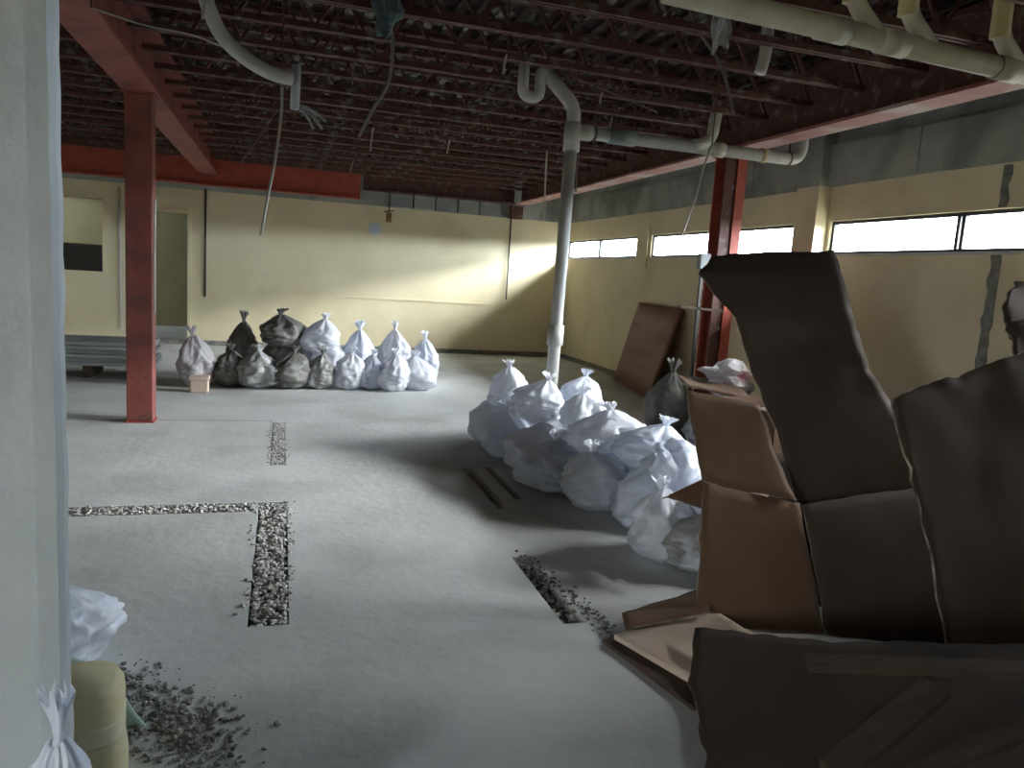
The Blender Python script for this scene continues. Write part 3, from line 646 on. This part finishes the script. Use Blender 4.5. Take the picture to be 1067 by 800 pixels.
card([[P(690, 519, 3.55), P(694, 517, 3.55)], [P(738, 496, 3.5), P(742, 534, 3.35)], [P(800, 490, 3.6), P(800, 540, 3.3)]], 'pointed brown cardboard flap poking left over the bags', wob=.01, seed=3, rag=.004)
card([[atZ(706, 392, .78), atZ(768, 396, .78)], [atZ(716, 402, .76), atZ(782, 418, .74)]], 'small flat cardboard lid lying above the brown flap, behind the heap', wob=.01, seed=12)
# carton behind
t2 = thing('cardboard_box', 'shadowy cardboard carton standing behind the tall sheet and beside the red column', 'cardboard', (3.6, 4.75, 0), .25)
for nm, a, b in (('side', (-.38, -.3, 0), (-.372, .3, .78)), ('side', (.372, -.3, 0), (.38, .3, .80)), ('side', (-.38, -.3, 0), (.38, -.292, .78)), ('side', (-.38, .292, 0), (.38, .3, .8)), ('flap', (-.38, -.3, .78), (.38, -.08, .788)), ('base', (-.38, -.3, .0), (.38, .3, .01))):
    bm = bmesh.new(); box(bm, a, b); finish(nm, bm, 'card', t2)
card([[P(1058, 298, 3.1), P(1120, 285, 3.0)], [P(1045, 328, 3.02), P(1120, 318, 2.95)], [P(1054, 362, 2.98), P(1125, 372, 2.9)]], 'curled dark cardboard scrap at the right edge above the wide sheet', 'card_shaded', wob=.06, seed=15, rag=.03)
card([[P(1050, 340, 2.95), P(1120, 326, 2.9)], [P(1062, 380, 2.85), P(1125, 385, 2.8)], [P(1080, 440, 2.80), P(1140, 450, 2.78)]], 'second torn cardboard scrap tucked at the right edge over the wide sheet', 'card_shaded', wob=.05, seed=16, rag=.03)
# on the floor in front
card([[atZ(648, 640, .06), atZ(735, 612, .10)], [atZ(652, 656, .05), atZ(740, 640, .10)]], 'orange-brown cardboard strip on the floor behind the pale board', 'card', wob=.01, seed=21, rag=.004)
tag(sheet('pale_board', [[atZ(640, 664, .035), atZ(735, 632, .06)], [atZ(716, 708, .035), atZ(800, 672, .06)]], .022, 'pale', .004, seed=4, edge='pale'), 'pale board lying on the floor at the foot of the cardboard heap', 'board')
tag(sheet('shadow_strip', [[atZ(628, 668, .012), atZ(640, 664, .012)], [atZ(724, 740, .012), atZ(738, 724, .012)]], .015, 'plyedge', .004, seed=6, edge='plyedge'), 'narrow dark strip laid as the shadow along the near edge of the pale board', 'board')  # stands in for the shadow below the raised board edge
card([[atZ(722, 655, .12), atZ(870, 672, .22), atZ(1100, 668, .30)], [atZ(715, 712, .05), atZ(870, 720, .16), atZ(1100, 720, .24)], [atZ(738, 790, .03), atZ(860, 800, .08), atZ(1100, 800, .14)], [atZ(740, 850, .02), atZ(860, 850, .04), atZ(1100, 850, .06)]],
     'big dark cardboard sheet added over the lower right corner as the heap shadow', 'card_shaded', wob=.03, seed=22)  # sheet darkens floor that only lies in the heap's shadow
def plank(label, a, b, wd, th, m='wood'):
    a, b = Vector(a), Vector(b); o_ = a.copy(); bm = bmesh.new(); bar(bm, a-o_, b-o_, wd, th)
    bmesh.ops.bevel(bm, geom=bm.edges[:], offset=.004, segments=1, affect='EDGES')
    return tag(finish('timber_plank', bm, m, loc=o_), label, 'plank', 'planks on the cardboard at lower right')
plank('rough timber plank slanting up across the lower right corner', atZ(868, 806, .20), atZ(975, 716, .36), .10, .035)
plank('flat timber plank lying across in front of the carton', atZ(840, 690, .33), atZ(1110, 700, .42), .09, .03)
plank('short plank stub at the bottom of the picture below the slanting one', atZ(945, 815, .2), atZ(1060, 760, .3), .08, .03)
# junk behind the tall sheet near the red column
t = thing('metal_stand', 'thin metal stand with a crossbar behind the tall cardboard', 'stand', (4.15, 6.95, 0))
s0 = t.location.copy()
bm = bmesh.new(); bar(bm, (0, 0, 0), (0, 0, 1.82), .03, .03); finish('post', bm, 'pipedark', t)
bm = bmesh.new(); bar(bm, (-.22, 0, 1.42), (.30, 0, 1.40), .03, .025); finish('crossbar', bm, 'wood', t)
bm = bmesh.new(); box(bm, (-.05, -.04, 1.82), (.07, .04, 1.98), .01); finish('clamp_head', bm, 'grey', t)
for k in range(3):
    bm = bmesh.new(); a = k*2.1; bar(bm, (0, 0, .35), (math.cos(a)*.3, math.sin(a)*.3, .01), .022, .022); finish('leg', bm, 'pipedark', t)
bag(5, 'bag_dark', 3.80, 6.75, 0, 1.0, (1.1, 1.1, 1.35), 'tall dark bag standing behind the brown flap near the red column', 'dusty bags behind the cardboard')
bag(2, 'bag_dust', 3.98, 6.0, 0, 2.0, 1.3, 'squat dusty bag behind the brown flap, nearest the carton', 'dusty bags behind the cardboard')
bm = bmesh.new(); crumple(bm, (0, 0, 0), .20, 3, .6, (1.2, 1, .75)); tag(finish('rag', bm, 'bag_pink', loc=(3.98, 6.03, .81)), 'grey-pink rag dumped on top of the squat dusty bag', 'rag')
# ================================================================== NEAR LEFT
bag(4, 'bag_cool', -.90, 3.0, 0, .4, (.95, .95, .84), 'rounded white bag half hidden behind the near grey wall end', 'bags at the near left')
t = thing('cement_sack', 'yellowish upright sack with a paler band at the lower left', 'sack', (-.575, 2.36, 0), .1)
def sackbody(bm, z0, z1, grow):
    rings = []; N = 28
    for i in range(11):
        t_ = i/10; z = (z0+(z1-z0)*t_)*.93; r = []
        f_ = z/.36
        kk = (1-.10*f_)*(1 if f_ < .8 else (1-((f_-.8)/.2)**2*.35))
        for k in range(N):
            a = 2*math.pi*k/N; c_, s_ = math.cos(a), math.sin(a)
            x = math.copysign(abs(c_)**.6, c_)*(.145+grow)*kk; y = math.copysign(abs(s_)**.6, s_)*(.12+grow)*kk
            q = 1+.04*noise.noise(Vector((c_*2, s_*2, z*9)))
            r.append(bm.verts.new((x*q, y*q, z)))
        rings.append(r)
    for a, b in zip(rings, rings[1:]):
        for k in range(N): bm.faces.new((a[k], a[(k+1) % N], b[(k+1) % N], b[k]))
    bm.faces.new(rings[0][::-1]); bm.faces.new(rings[-1])
bm = bmesh.new(); sackbody(bm, 0, .36, 0); finish('sack_body', bm, 'sack', t, True)
bm = bmesh.new(); sackbody(bm, .17, .235, .003); finish('band', bm, 'sackband', t, True)
tag(sheet('green_sheet', [[(-.92, 2.60, .28), (-.70, 2.66, .28)], [(-.84, 2.55, .30), (-.58, 2.58, .27)], [(-.78, 2.56, .20), (-.49, 2.58, .19)], [(-.74, 2.58, .01), (-.42, 2.60, .01)]], .006, 'green', .03, seed=31, edge='green'),
    'pale green plastic sheet draped beside the yellowish sack', 'sheet')
bag(5, 'bag_cool', -.415, 1.60, 0, 2.4, (.5, .5, 1.08), 'bluish white bag at the bottom left in front of the grey wall end', 'bags at the near left')
bm = bmesh.new(); random.seed(8)
for i in range(900):
    u = random.random(); x = -.62+.45*u+random.gauss(0, .09); y = 2.95-.55*u+random.gauss(0, .10)
    s_ = random.choice((.003, .005, .008, .013)); stones(bm, x, y, s_*.35, s_)
tag(finish('rubble', bm, 'rubble'), 'scattered broken rubble on the floor beside the green sheet', 'rubble', kind='stuff')
bm = bmesh.new(); random.seed(9)
for i in range(260):
    u = random.random(); x = 1.36+.16*u+random.gauss(0, .03); y = 3.95-1.15*u+random.gauss(0, .08)
    s_ = random.choice((.004, .007, .011)); stones(bm, x, y, s_*.35, s_)
tag(finish('rubble', bm, 'trench'), 'dark crumbs of rubble along the floor beside the pale board', 'rubble', kind='stuff')
